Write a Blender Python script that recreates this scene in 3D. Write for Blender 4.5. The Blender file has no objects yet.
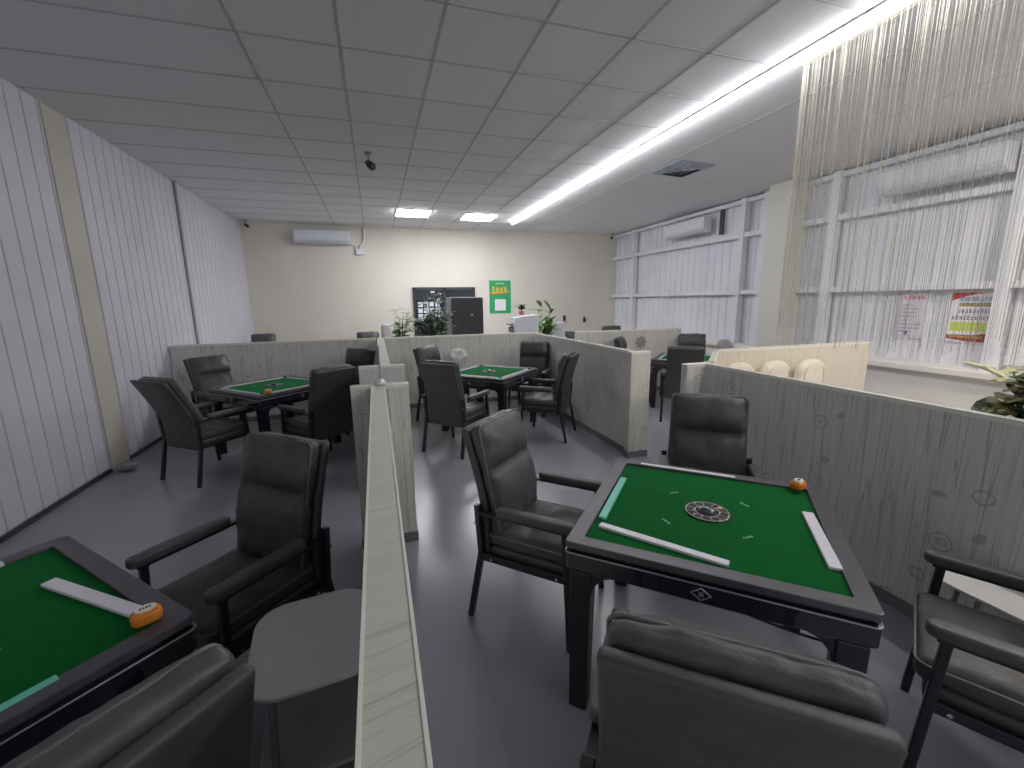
import bpy, bmesh, math, random
from mathutils import Vector, Matrix, noise
random.seed(7)
S = bpy.context.scene
C = S.collection
PI = math.pi

# ------------------------------------------------------------------ materials
def lin(c):
    return tuple(((v/12.92) if v <= .04045 else ((v+.055)/1.055)**2.4) for v in c)
def rgb(r, g, b):
    return lin((r/255, g/255, b/255))
def base_mat(name, col, rough=.5, metal=0, spec=.5, coat=0, emit=None, estr=0):
    m = bpy.data.materials.new(name); m.use_nodes = True
    b = m.node_tree.nodes['Principled BSDF']
    b.inputs['Base Color'].default_value = (*col, 1)
    b.inputs['Roughness'].default_value = rough
    b.inputs['Metallic'].default_value = metal
    b.inputs['Specular IOR Level'].default_value = spec
    b.inputs['Coat Weight'].default_value = coat
    if emit:
        b.inputs['Emission Color'].default_value = (*emit, 1)
        b.inputs['Emission Strength'].default_value = estr
    return m
class NT:
    def __init__(s, m): s.t = m.node_tree; s.b = s.t.nodes['Principled BSDF']
    def n(s, k, **kw):
        x = s.t.nodes.new(k)
        for a, v in kw.items():
            if a in x.inputs: x.inputs[a].default_value = v
            else: setattr(x, a, v)
        return x
    def l(s, a, b): s.t.links.new(a, b)
    def coords(s, scale=(1, 1, 1), obj=True):
        tc = s.n('ShaderNodeTexCoord'); mp = s.n('ShaderNodeMapping')
        s.l(tc.outputs['Object' if obj else 'Generated'], mp.inputs['Vector']); mp.inputs['Scale'].default_value = scale
        return mp.outputs['Vector']
    def math(s, op, a, b=None, c=None):
        x = s.n('ShaderNodeMath', operation=op)
        for i, v in enumerate((a, b, c)):
            if v is None: continue
            if isinstance(v, (int, float)): x.inputs[i].default_value = v
            else: s.l(v, x.inputs[i])
        return x.outputs[0]
    def noise(s, vec, scale, detail=3, rough=.5):
        x = s.n('ShaderNodeTexNoise'); s.l(vec, x.inputs['Vector'])
        x.inputs['Scale'].default_value = scale; x.inputs['Detail'].default_value = detail; x.inputs['Roughness'].default_value = rough
        return x.outputs['Fac']
    def mix(s, fac, a, b, blend='MIX'):
        x = s.n('ShaderNodeMix', data_type='RGBA', blend_type=blend)
        for i, v in ((0, fac), (6, a), (7, b)):
            if isinstance(v, (int, float)): x.inputs[i].default_value = v
            elif isinstance(v, tuple): x.inputs[i].default_value = (*v, 1)
            else: s.l(v, x.inputs[i])
        return x.outputs[2]
    def ramp(s, fac, lo, hi, a=0., b=1.):
        x = s.n('ShaderNodeMapRange'); s.l(fac, x.inputs[0])
        x.inputs[1].default_value = lo; x.inputs[2].default_value = hi; x.inputs[3].default_value = a; x.inputs[4].default_value = b
        return x.outputs[0]
    def bump(s, h, st, dist=.01):
        x = s.n('ShaderNodeBump'); x.inputs['Strength'].default_value = st; x.inputs['Distance'].default_value = dist
        s.l(h, x.inputs['Height']); s.l(x.outputs[0], s.b.inputs['Normal'])
def varied(name, c1, c2, scale=4, rough=.5, r2=None, metal=0, bump=0, bscale=60, spec=.5, stretch=(1, 1, 1), coat=0):
    m = base_mat(name, c1, rough, metal, spec, coat); t = NT(m)
    v = t.coords(stretch)
    f = t.noise(v, scale, 4)
    t.l(t.mix(t.ramp(f, .35, .65), c1, c2), t.b.inputs['Base Color'])
    if r2 is not None: t.l(t.ramp(t.noise(v, scale*1.7, 3), .3, .7, rough, r2), t.b.inputs['Roughness'])
    if bump: t.bump(t.noise(v, bscale, 3), bump)
    return m

M = {}
M['wallpaint'] = varied('cream_wall_paint', rgb(212, 204, 190), rgb(217, 210, 197), 1.2, .75)
M['column'] = varied('cream_column_paint', rgb(190, 183, 170), rgb(198, 192, 180), 2, .6)
M['columnpale'] = varied('pale_column_paint', rgb(206, 203, 194), rgb(214, 211, 203), 2, .6)
M['panelwhite'] = varied('white_wall_panel', rgb(202, 199, 208), rgb(209, 207, 215), 2, .5, .62)
M['groove'] = varied('wall_panel_groove', rgb(120, 118, 126), rgb(140, 138, 146), 3, .7)
M['sheet'] = varied('white_metal_sheet', rgb(214, 215, 222), rgb(226, 226, 232), 1.5, .4, .5)
M['steel'] = varied('white_painted_steel', rgb(216, 217, 222), rgb(226, 227, 232), 3, .45)
M['ledge'] = varied('white_ledge_paint', rgb(224, 216, 208), rgb(232, 226, 220), 2, .5)
M['ac'] = base_mat('white_plastic', rgb(220, 222, 228), .25, coat=.3)
M['conduit'] = varied('grey_conduit', rgb(176, 174, 178), rgb(186, 184, 188), 5, .5)
# ceiling tile: grey gypsum with fine speckle and slight tone change from tile to tile
m = base_mat('ceiling_tile', rgb(160, 156, 156), .85); t = NT(m)
tc = t.n('ShaderNodeTexCoord'); mp = t.n('ShaderNodeMapping'); t.l(tc.outputs['Object'], mp.inputs['Vector'])
mp.inputs['Location'].default_value = (.77/.66, -3.03/.67, 0); mp.inputs['Scale'].default_value = (1/.66, 1/.67, 0)
fl = t.n('ShaderNodeVectorMath', operation='FLOOR'); t.l(mp.outputs[0], fl.inputs[0])
wn = t.n('ShaderNodeTexWhiteNoise', noise_dimensions='3D'); t.l(fl.outputs[0], wn.inputs['Vector'])
cc = t.mix(wn.outputs['Value'], rgb(222, 220, 221), rgb(229, 227, 228))
sp = t.noise(t.coords((1, 1, 1)), 180, 2)
t.l(t.mix(t.ramp(sp, .35, .6), rgb(216, 214, 215), cc), t.b.inputs['Base Color'])
M['ceiling'] = m
M['tbar'] = base_mat('ceiling_grid_bar', rgb(176, 174, 175), .6)
# floor: blue-grey epoxy, glossy with cloudy roughness
m = base_mat('grey_epoxy_floor', rgb(108, 112, 122), .2); t = NT(m); v = t.coords()
a = t.noise(v, .9, 2); b_ = t.noise(v, 2.2, 1)
t.l(t.mix(t.ramp(a, .1, .9), rgb(136, 138, 146), rgb(142, 145, 153)), t.b.inputs['Base Color'])
t.l(t.ramp(t.math('ADD', t.math('MULTIPLY', a, .6), t.math('MULTIPLY', b_, .4)), .0, 1.0, .16, .34), t.b.inputs['Roughness'])
M['floor'] = m

def rings(t, v, scale, size, width):
    nz = t.n('ShaderNodeTexNoise'); t.l(v, nz.inputs['Vector']); nz.inputs['Scale'].default_value = 14
    vm = t.n('ShaderNodeVectorMath', operation='MULTIPLY_ADD'); t.l(nz.outputs['Color'], vm.inputs[0]); vm.inputs[1].default_value = (.035, .035, .035); t.l(v, vm.inputs[2])
    vo = t.n('ShaderNodeTexVoronoi', feature='F1'); t.l(vm.outputs[0], vo.inputs['Vector']); vo.inputs['Scale'].default_value = scale
    vo.inputs['Randomness'].default_value = .9
    d = vo.outputs['Distance']
    out = None
    for k, sz in enumerate((size, size*.55)):
        r = t.ramp(t.math('ABSOLUTE', t.math('SUBTRACT', d, sz)), width*.6, width*1.4, 1, 0)
        out = r if out is None else t.math('MAXIMUM', out, t.math('MULTIPLY', r, .7))
    sep = t.n('ShaderNodeSeparateColor'); t.l(vo.outputs['Color'], sep.inputs[0])
    return t.math('MULTIPLY', out, t.ramp(sep.outputs[0], .42, .46))
def board(name, c_lo, c_hi, c_line, cap=False, ringc=.6):
    m = base_mat(name, c_hi, .45); t = NT(m); v = t.coords()
    if cap:
        w = t.noise(t.coords((3, 3, 3)), 1, 2)
        sx = t.n('ShaderNodeSeparateXYZ'); t.l(v, sx.inputs[0])
        yy = t.math('ADD', t.math('ADD', t.math('MULTIPLY', sx.outputs['Y'], 1), t.math('MULTIPLY', sx.outputs['X'], -.25)), t.math('MULTIPLY', w, .05))
        n1 = t.n('ShaderNodeTexNoise', noise_dimensions='1D'); t.l(yy, n1.inputs['W']); n1.inputs['Scale'].default_value = 22; n1.inputs['Detail'].default_value = 2
        ln = t.ramp(t.math('ABSOLUTE', t.math('SUBTRACT', n1.outputs['Fac'], .5)), .0, .016, 1, 0)
        grain = t.noise(t.coords((4, 60, 4)), 1, 3); ln = t.math('MULTIPLY', ln, t.ramp(t.noise(t.coords((.5, 7, .5)), 1, 1), .45, .6))
    else:
        vs = t.coords((38, 38, .9)); n1 = t.noise(vs, 1, 1.5)
        ln = t.ramp(t.math('ABSOLUTE', t.math('SUBTRACT', n1, .5)), .0, .028, 1, 0)
        grain = t.noise(t.coords((120, 120, 3)), 1, 3)
    col = t.mix(t.ramp(grain, .3, .7), c_lo, c_hi)
    col = t.mix(t.math('MULTIPLY', ln, .7), col, c_line)
    rg = rings(t, v, 5.2, .26, .02) if not cap else rings(t, t.coords((1, 1, 0)), 6, .27, .02)
    col = t.mix(t.math('MULTIPLY', rg, ringc), col, c_line)
    t.l(col, t.b.inputs['Base Color'])
    return m
M['board'] = board('patterned_partition_board', rgb(208, 206, 199), rgb(226, 224, 216), rgb(150, 145, 133))
M['boardcap'] = board('patterned_partition_cap', rgb(196, 194, 181), rgb(206, 204, 191), rgb(160, 156, 138), cap=True)
M['creamboard'] = board('cream_partition_board', rgb(222, 212, 192), rgb(230, 221, 203), rgb(198, 184, 158), ringc=.25)
M['edge'] = base_mat('white_edge_trim', rgb(236, 234, 222), .35)
M['kick'] = varied('grey_partition_base', rgb(112, 111, 114), rgb(120, 119, 122), 5, .5)
# chair
def leather(name, c1, c2):
    m = varied(name, c1, c2, 9, .42, .58, bump=.12, bscale=160)
    return m
M['leather'] = leather('grey_leather', rgb(60, 60, 61), rgb(70, 69, 70))
M['shell'] = leather('grey_leather_back', rgb(56, 56, 57), rgb(63, 63, 63))
M['piping'] = base_mat('grey_piping', rgb(92, 91, 91), .45)
M['armpad'] = varied('grey_arm_pad', rgb(70, 69, 70), rgb(78, 77, 77), 12, .45, .55)
M['blackmetal'] = base_mat('black_metal', rgb(26, 27, 32), .35)
M['chrome'] = base_mat('chrome', rgb(200, 200, 205), .2, 1)
# table
M['rim'] = varied('charcoal_table_rim', rgb(64, 61, 66), rgb(76, 73, 78), 6, .32, .45, stretch=(1, 1, 1))
M['apron'] = base_mat('gloss_black_apron', rgb(28, 29, 38), .22, coat=.3)
M['tlegs'] = base_mat('black_table_leg', rgb(24, 24, 32), .3)
M['silver'] = base_mat('silver_line', rgb(170, 172, 178), .3, .8)
M['felt'] = varied('green_felt', rgb(0, 74, 22), rgb(2, 82, 27), 30, .95, spec=.1, bump=.1, bscale=400)
fb = M['felt'].node_tree.nodes['Principled BSDF']; fb.inputs['Sheen Weight'].default_value = .18; fb.inputs['Sheen Tint'].default_value = (.1, .9, .35, 1); fb.inputs['Sheen Roughness'].default_value = .4
M['whitestrip'] = base_mat('white_strip', rgb(226, 222, 230), .4)
M['tealstrip'] = base_mat('teal_strip', rgb(96, 196, 172), .4)
M['orange'] = varied('orange_plastic', rgb(222, 120, 30), rgb(234, 138, 48), 20, .35)
M['print'] = base_mat('dark_print', rgb(40, 40, 44), .5)
M['dial'] = base_mat('white_dial', rgb(236, 228, 214), .4)
M['disc'] = base_mat('dark_disc', rgb(52, 44, 48), .25)
M['ringw'] = base_mat('pale_ring_print', rgb(170, 165, 158), .4)
M['dome'] = base_mat('smoky_dome', rgb(60, 66, 66), .08, coat=.6)
M['gold'] = base_mat('gold_print', rgb(206, 170, 90), .4)
M['mark'] = base_mat('pale_green_print', rgb(120, 190, 150), .8)
M['greytop'] = varied('grey_laminate', rgb(196, 196, 192), rgb(202, 202, 198), 5, .45)
M['greyshelf'] = varied('dark_grey_laminate', rgb(150, 150, 149), rgb(156, 156, 155), 5, .5)
M['whitetop'] = varied('white_laminate', rgb(228, 222, 214), rgb(234, 229, 222), 5, .4)
M['greymetal'] = base_mat('grey_metal', rgb(120, 122, 126), .4, .3)
M['cable'] = base_mat('black_cable', rgb(18, 18, 20), .5)
M['cream'] = varied('cream_leather', rgb(228, 217, 196), rgb(236, 226, 207), 8, .45)
M['led'] = base_mat('led_tube', (1, 1, 1), .4, emit=(.93, .95, 1), estr=36)
M['ledpanel'] = base_mat('led_panel', (1, 1, 1), .4, emit=(.93, .95, 1), estr=42)
M['alu'] = base_mat('aluminium', rgb(190, 192, 196), .35, .8)
M['ventmetal'] = varied('brushed_vent_metal', rgb(150, 154, 166), rgb(176, 180, 192), 6, .25, .4, metal=.7)
M['black'] = base_mat('matt_black', rgb(22, 22, 26), .5)
M['cabblack'] = varied('black_cabinet', rgb(34, 34, 42), rgb(42, 42, 50), 3, .3)
M['cabside'] = base_mat('grey_cabinet_side', rgb(96, 94, 98), .4)
M['winglass'] = base_mat('dark_glass', rgb(30, 34, 42), .1, coat=.5)
M['winframe'] = base_mat('dark_frame', rgb(48, 46, 52), .4)
M['winwhite'] = base_mat('pale_pane', rgb(214, 220, 226), .5)
M['leafdark'] = varied('dark_green_leaf', rgb(34, 62, 38), rgb(70, 96, 62), 14, .4)
M['leafgrey'] = varied('grey_green_leaf', rgb(58, 78, 58), rgb(126, 140, 116), 18, .5)
M['leafmid'] = varied('fresh_green_leaf', rgb(52, 96, 44), rgb(120, 160, 76), 12, .4)
m = base_mat('variegated_leaf', rgb(40, 80, 40), .3); t = NT(m); v = t.coords()
f = t.noise(v, 14, 5, .6)
t.l(t.mix(t.ramp(f, .5, .58), rgb(34, 66, 34), rgb(206, 196, 130)), t.b.inputs['Base Color'])
M['leafvar'] = m
M['stem'] = base_mat('plant_stem', rgb(78, 84, 50), .6)
M['redleaf'] = base_mat('red_petal', rgb(196, 52, 60), .5)
M['soil'] = varied('potting_soil', rgb(50, 40, 32), rgb(66, 54, 44), 40, .9)
M['potred'] = base_mat('red_pot', rgb(206, 96, 84), .4)
M['potwhite'] = base_mat('white_pot', rgb(222, 218, 214), .35)
M['potgrey'] = base_mat('grey_pot', rgb(128, 126, 124), .4)
M['whitebox'] = varied('white_counter', rgb(206, 208, 214), rgb(218, 220, 226), 3, .4)
M['string'] = base_mat('pale_curtain_string', rgb(196, 191, 172), .5); M['string'].node_tree.nodes['Principled BSDF'].inputs['Alpha'].default_value = .38
M['postergreen'] = varied('green_poster', rgb(20, 150, 84), rgb(28, 162, 92), 5, .5)
M['yellow'] = base_mat('yellow_ink', rgb(240, 210, 90), .5)
M['orangeink'] = base_mat('orange_ink', rgb(226, 130, 50), .5)
M['paper'] = base_mat('white_paper', rgb(232, 228, 232), .5)
M['paperlilac'] = base_mat('pale_lilac_paper', rgb(226, 216, 226), .5)
M['redink'] = base_mat('red_ink', rgb(190, 40, 44), .5)
M['redprint'] = base_mat('faded_red_ink', rgb(206, 96, 84), .5)
M['blueink'] = base_mat('blue_ink', rgb(60, 96, 176), .5)
M['purpleink'] = base_mat('purple_ink', rgb(110, 96, 150), .5)
M['darkink'] = base_mat('dark_ink', rgb(62, 60, 84), .5)
M['greenband'] = base_mat('yellow_green_band', rgb(196, 206, 96), .5)
M['darkred'] = base_mat('dark_red_band', rgb(140, 36, 36), .5)
M['emblem'] = base_mat('brown_grey_emblem', rgb(160, 146, 136), .5)
M['fanwhite'] = base_mat('white_fan_plastic', rgb(226, 224, 220), .35)
M['fangrey'] = base_mat('grey_fan_plastic', rgb(168, 166, 168), .35)
M['debris'] = varied('crumpled_grey_paper', rgb(110, 108, 108), rgb(150, 148, 146), 30, .7)

# ------------------------------------------------------------------ mesh helpers
class MB:
    def __init__(s): s.v = []; s.f = []; s.mi = []
    def add(s, vs, fs, mi=0):
        o = len(s.v); s.v += [tuple(p) for p in vs]; s.f += [tuple(i+o for i in f) for f in fs]; s.mi += [mi]*len(fs)
    def box(s, x0, x1, y0, y1, z0, z1, mi=0, mat=None):
        vs = [Vector((x, y, z)) for z in (z0, z1) for y in (y0, y1) for x in (x0, x1)]
        if mat: vs = [mat @ p for p in vs]
        s.add(vs, [(0, 2, 3, 1), (4, 5, 7, 6), (0, 1, 5, 4), (2, 6, 7, 3), (0, 4, 6, 2), (1, 3, 7, 5)], mi)
    def bar(s, a, b, w, d, mi=0, up=Vector((0, 0, 1)), w2=None, d2=None):
        a = Vector(a); b = Vector(b); z = (b-a).normalized()
        x = z.cross(up)
        if x.length < 1e-3: x = Vector((1, 0, 0))
        else: x.normalize()
        y = z.cross(x); w2 = w2 or w; d2 = d2 or d
        vs = []
        for p, ww, dd in ((a, w, d), (b, w2, d2)):
            for sx, sy in ((-1, -1), (1, -1), (1, 1), (-1, 1)): vs.append(p + x*sx*ww/2 + y*sy*dd/2)
        s.add(vs, [(3, 2, 1, 0), (4, 5, 6, 7), (0, 1, 5, 4), (1, 2, 6, 5), (2, 3, 7, 6), (3, 0, 4, 7)], mi)
    def tube(s, pts, r, n=8, mi=0, closed=False, cap=True):
        pts = [Vector(p) for p in pts]; k = len(pts); vs = []; ref = None
        for i, p in enumerate(pts):
            if closed: d = (pts[(i+1) % k]-pts[i-1])
            else: d = pts[min(i+1, k-1)]-pts[max(i-1, 0)]
            d.normalize()
            if ref is None:
                ref = d.orthogonal().normalized()
            ref = (ref - d*ref.dot(d))
            if ref.length < 1e-6: ref = d.orthogonal()
            ref.normalize(); q = d.cross(ref)
            rr = r[i] if isinstance(r, (list, tuple)) else r
            for j in range(n):
                an = 2*PI*j/n; vs.append(p+ref*math.cos(an)*rr+q*math.sin(an)*rr)
        fs = []
        for i in range(k if closed else k-1):
            for j in range(n):
                a = i*n+j; b = i*n+(j+1) % n; c = ((i+1) % k)*n+(j+1) % n; d_ = ((i+1) % k)*n+j
                fs.append((a, b, c, d_))
        if cap and not closed: fs += [tuple(range(n))[::-1], tuple((k-1)*n+j for j in range(n))]
        s.add(vs, fs, mi)
    def lathe(s, prof, c=(0, 0, 0), n=24, mi=0):
        c = Vector(c); vs = []; fs = []
        for r, z in prof:
            for j in range(n):
                an = 2*PI*j/n; vs.append(c+Vector((r*math.cos(an), r*math.sin(an), z)))
        for i in range(len(prof)-1):
            for j in range(n):
                fs.append((i*n+j, i*n+(j+1) % n, (i+1)*n+(j+1) % n, (i+1)*n+j))
        fs += [tuple(range(n))[::-1], tuple((len(prof)-1)*n+j for j in range(n))]
        s.add(vs, fs, mi)
    def prism(s, outline, z0, z1, mi=0, mat=None):
        n = len(outline)
        vs = [Vector((x, y, z0)) for x, y in outline]+[Vector((x, y, z1)) for x, y in outline]
        if mat: vs = [mat @ p for p in vs]
        s.add(vs, [tuple(range(n))[::-1], tuple(range(n, 2*n))]+[(i, (i+1) % n, n+(i+1) % n, n+i) for i in range(n)], mi)
    def mesh(s, name, mats, smooth=False):
        me = bpy.data.meshes.new(name); me.from_pydata(s.v, [], s.f)
        for m_ in (mats if isinstance(mats, (list, tuple)) else [mats]): me.materials.append(m_)
        me.polygons.foreach_set('material_index', s.mi)
        if smooth: me.polygons.foreach_set('use_smooth', [True]*len(s.f))
        bm = bmesh.new(); bm.from_mesh(me); bmesh.ops.recalc_face_normals(bm, faces=bm.faces); bm.to_mesh(me); bm.free()
        return me
def rrect(w, h, r, n=5, cx=0, cy=0):
    o = []
    for qx, qy, a0 in ((1, 1, 0), (-1, 1, PI/2), (-1, -1, PI), (1, -1, 1.5*PI)):
        for i in range(n+1):
            a = a0+PI/2*i/n; o.append((cx+qx*(w/2-r)+r*math.cos(a), cy+qy*(h/2-r)+r*math.sin(a)))
    return o
def obj(name, mb, mats, parent=None, bevel=0, smooth=False, seg=2, **tags):
    me = mb.mesh(name, mats, smooth) if isinstance(mb, MB) else mb
    o = bpy.data.objects.new(name, me); C.objects.link(o)
    if parent: o.parent = parent
    if bevel:
        b = o.modifiers.new('bevel', 'BEVEL'); b.width = bevel; b.segments = seg; b.limit_method = 'ANGLE'; b.angle_limit = math.radians(40)
    if smooth == 'auto' or (bevel and not smooth):
        pass
    for k, v in tags.items(): o[k] = v
    return o
def thing(name, label, cat, loc=(0, 0, 0), rz=0, group=None):
    o = bpy.data.objects.new(name, None); C.objects.link(o); o.empty_display_size = .1
    o.location = loc; o.rotation_euler = (0, 0, rz); o['label'] = label; o['category'] = cat
    if group: o['group'] = group
    return o
def tag(o, label, cat, group=None):
    o['label'] = label; o['category'] = cat
    if group: o['group'] = group
    return o
def struct(o): o['kind'] = 'structure'; return o
def dup(root, loc, rz, label, group=None):
    r = root.copy(); C.objects.link(r); r.location = loc; r.rotation_euler = (0, 0, rz); r['label'] = label
    if group: r['group'] = group
    for ch in list(root.children):
        c = ch.copy(); C.objects.link(c); c.parent = r
        for g in list(ch.children):
            d = g.copy(); C.objects.link(d); d.parent = c
    return r
def cushion(sx, sy, sz, r=.03, bulge=.02, n=12, seed=0, wrinkle=.004, crease=None, warp=None):
    """puffy pillow centred at the origin: rounded box, bulged faces, soft wrinkles; crease = list of (v, depth, width) across local Z height"""
    bm = bmesh.new(); bmesh.ops.create_cube(bm, size=2)
    bmesh.ops.subdivide_edges(bm, edges=bm.edges[:], cuts=n, use_grid_fill=True)
    for v in bm.verts:
        u = v.co.copy()
        p = Vector((u.x*sx/2, u.y*sy/2, u.z*sz/2))
        q = Vector((max(-sx/2+r, min(sx/2-r, p.x)), max(-sy/2+r, min(sy/2-r, p.y)), max(-sz/2+r, min(sz/2-r, p.z))))
        d = p-q
        if d.length > 1e-6: p = q+d.normalized()*r*min(1, max(abs(d.x), abs(d.y), abs(d.z))/r)
        if warp: p = warp(p, u, seed)
        v.co = p
    for v in bm.verts: pass
    bm.normal_update()
    for v in bm.verts:
        w = noise.noise(v.co*9+Vector((seed*3.1, 0, 0)))*.6+noise.noise(v.co*24+Vector((0, seed*2.3, 0)))*.4
        v.co += v.normal*w*wrinkle
    me = bpy.data.meshes.new('cushion'); bm.to_mesh(me); bm.free()
    me.polygons.foreach_set('use_smooth', [True]*len(me.polygons))
    return me

# ------------------------------------------------------------------ room shell
XL, XR, YF, YB, H = -2.73, 6.72, 11.4, -2.6, 3.5
mb = MB(); mb.box(XL-.2, XR+.2, YB-.2, YF+.2, -.12, 0); struct(obj('floor', mb, M['floor']))
mb = MB(); mb.box(XL-.2, XR+.2, YB-.2, YF+.2, H, H+.12); ceil = struct(obj('ceiling', mb, M['ceiling']))
mb = MB()
for k in range(-1, 6):
    x = -.11+.66*k
    if x < 3.1: mb.box(x-.011, x+.011, YB, YF, H-.004, H+.01)
y = 3.03-.67*8
while y < YF:
    if y > YB: mb.box(XL, 3.2, y-.009, y+.009, H-.004, H+.01)
    y += .67
for x in (3.9, 5.2): mb.box(x-.006, x+.006, YB, YF, H-.003, H+.01)
obj('ceiling_grid', mb, M['tbar'], ceil)
mb = MB(); mb.box(XL-.2, XR+.2, YF, YF+.15, 0, H); wf = struct(obj('wall_far', mb, M['wallpaint']))
mb = MB(); mb.box(XL-.2, XR+.2, YB-.15, YB, 0, H); 
# left wall: wide boards with V grooves and a recessed column
mb = MB(); mb.box(XL-.2, XL-.03, YB, YF, 0, H)
wl = struct(obj('wall_left', mb, M['groove']))
def boards(y0, y1, pitch=.187):
    m_ = MB(); y = y0
    while y < y1-.03:
        e = min(y+pitch, y1)
        prof = [(XL-.028, y+.001), (XL, y+.012), (XL, e-.008), (XL-.028, e-.001)]
        vs = [Vector((a, b, .05)) for a, b in prof]+[Vector((a, b, H-.002)) for a, b in prof]
        m_.add(vs, [(3, 2, 1, 0), (4, 5, 6, 7), (0, 1, 5, 4), (1, 2, 6, 5), (2, 3, 7, 6), (3, 0, 4, 7)])
        # shallow centre line on each board
        y = e
    return m_
for a, b in ((YB, 5.30), (5.66, 7.98), (8.04, YF)):
    obj('wall_panelling', boards(a, b), M['panelwhite'], wl)
mb = MB(); mb.box(XL-.04, XL-.012, 5.30, 5.66, 0, H); mb.box(XL-.012, XL+.015, 5.285, 5.305, .03, H)
struct(obj('trim_1', mb, M['column']))
mb = MB(); mb.tube([(XL+.02, 8.01, .06), (XL+.02, 8.01, H)], .022, 10)
for z in (.6, 1.6, 2.6, 3.3): mb.box(XL-.02, XL+.045, 7.985, 8.035, z, z+.02)
tag(obj('drain_pipe', mb, M['conduit'], smooth=True), 'thin grey vertical pipe running up the white panelled left wall', 'pipe')
mb = MB(); mb.box(XL, XL+.012, YB, 5.28, 0, .035); mb.box(XL, XL+.012, 5.66, YF, 0, .035); struct(obj('gap_shade_left', mb, M['winframe']))  # dark strip standing in for the shaded gap between wall panels and floor
# right wall: ribbed white sheet behind a white steel frame, low white dado with ledge
mb = MB(); n = 0; y = YB
vs = []; XS = XR+.03
while y < YF:
    vs += [(XS, y), (XS, y+.10), (XS-.022, y+.115), (XS-.022, y+.145), (XS, y+.16), (XS, y+.20)]
    y += .20
m2 = MB(); k = len(vs)
m2.add([Vector((a, b, 0)) for a, b in vs]+[Vector((a, b, H)) for a, b in vs], [(i, i+1, k+i+1, k+i) for i in range(k-1)])
mb = m2; mb.box(XR+.04, XR+.2, YB, YF, 0, H)
wr = struct(obj('wall_right', mb, M['sheet']))
mb = MB()
XF = XR-.02
for z in (1.80, 2.84): mb.box(XF-.09, XF, YB, YF-.01, z-.045, z+.035)
mb.box(XF-.09, XF, YB, YF-.01, 3.40, 3.47)
fr = struct(obj('trim_2', mb, M['steel'], bevel=.004))
def post(y, w, x=XF-.12): 
    q = MB(); q.box(x, XF, y-w/2, y+w/2, .8, H-.01); return struct(obj('trim_3', q, M['steel'], bevel=.006))
for y, w in ((10.3, .10), (6.72, .10), (6.22, .10), (5.02, .11), (3.02, .11), (1.3, .11)): post(y, w)
mb = MB(); mb.box(6.38, XR, 5.52, 5.58, 0, H); mb.box(6.38, XR, 5.90, 5.96, 0, H); mb.box(6.42, XR, 5.58, 5.90, 0, H)
mb.box(6.36, 6.385, 5.50, 5.98, 0, H)
struct(obj('trim_4', mb, M['columnpale'], bevel=.004))
mb = MB(); mb.box(6.48, XR+.02, YB, 5.5, 0, .76); mb.box(6.48, XR+.02, 5.98, YF, 0, .76)
struct(obj('baseboard_right', mb, M['ledge']))
mb = MB(); mb.box(6.38, XR+.02, YB, 5.5, .76, .84); mb.box(6.38, XR+.02, 5.98, YF, .76, .84)
struct(obj('trim_5', mb, M['ledge'], bevel=.012))
# far window
w = struct(thing('window_1', '', '', (0, 0, 0))); del w['label']; del w['category']
mb = MB(); mb.box(.95, 2.52, YF-.03, YF+.005, .45, 2.04)
obj('pane', mb, M['winglass'], w)
mb = MB()
for a in ((.93, .99, .43, 2.06), (2.48, 2.54, .43, 2.06), (.93, 2.54, 1.98, 2.06), (.93, 2.54, .43, .5), (1.70, 1.76, .43, 2.06), (.93, 2.54, 1.74, 1.78)):
    mb.box(a[0], a[1], YF-.06, YF, a[2], a[3])
obj('window_frame', mb, M['winframe'], w)
mb = MB()
for i in range(4):
    for j in range(3):
        mb.box(1.05+i*.145, 1.165+i*.145, YF-.045, YF-.03, 1.57-j*.15, 1.69-j*.15)
mb.box(1.38, 1.48, YF-.07, YF-.06, 1.92, 1.96)
obj('window_card', mb, M['winwhite'], w)

# ------------------------------------------------------------------ partitions
def partition(label, x0, x1, y0, y1, stubs=(), cream=False, kick=True, capmat=None, h=1.15, edges=True):
    cx, cy = (x0+x1)/2, (y0+y1)/2
    t = thing('partition', label, 'partition', (cx, cy, 0), 0)
    bmt = M['creamboard'] if cream else M['board']; cp = capmat or M['boardcap']
    def one(a0, a1, b0, b1, nm, z=h, al=0):
        q = MB(); q.box(a0-cx, a1-cx, b0-cy, b1-cy, .0, z-.012); obj(nm, q, bmt, t)
        q = MB(); q.box(a0-cx-.002, a1-cx+.002, b0-cy-.002, b1-cy+.002, z-.012, z); c_ = obj('top_cap', q, cp, t)
        if edges:
            q = MB()
            if a1-a0 < b1-b0:
                for ex in (a0-.003, a1-.003): q.box(ex-cx, ex+.006-cx, b0-cy, b1-cy, z-.022, z+.002)
            else:
                for ey in (b0-.003, b1-.003): q.box(a0-cx, a1-cx, ey-cy, ey+.006-cy, z-.022, z+.002)
            obj('edge_trim', q, M['edge'], t)
        if kick:
            q = MB(); q.box(a0-cx-.008, a1-cx+.008, b0-cy-.008, b1-cy+.008, 0, .07); obj('base_strip', q, M['kick'], t)
    one(x0, x1, y0, y1, 'panel_board')
    for s in stubs: one(*s, 'end_panel')
    return t
partition('long pale patterned half wall running towards the camera between the two nearest green tables', -.057, .025, -.9, 2.93,
          [(-.19, .18, 2.93, 3.0)])
partition('pale patterned half wall across the aisle from the nearest dividing wall, T shaped end', .0, .09, 3.93, 6.93,
          [(-.17, .21, 3.86, 3.93)])
partition('grey half wall behind the mid left green table, reaching the panelled wall', -2.70, -.02, 7.0, 7.08, edges=True)
partition('pale striped half wall behind the middle green table with a white fan before it', 0, 2.66, 7.0, 7.08)
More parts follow.
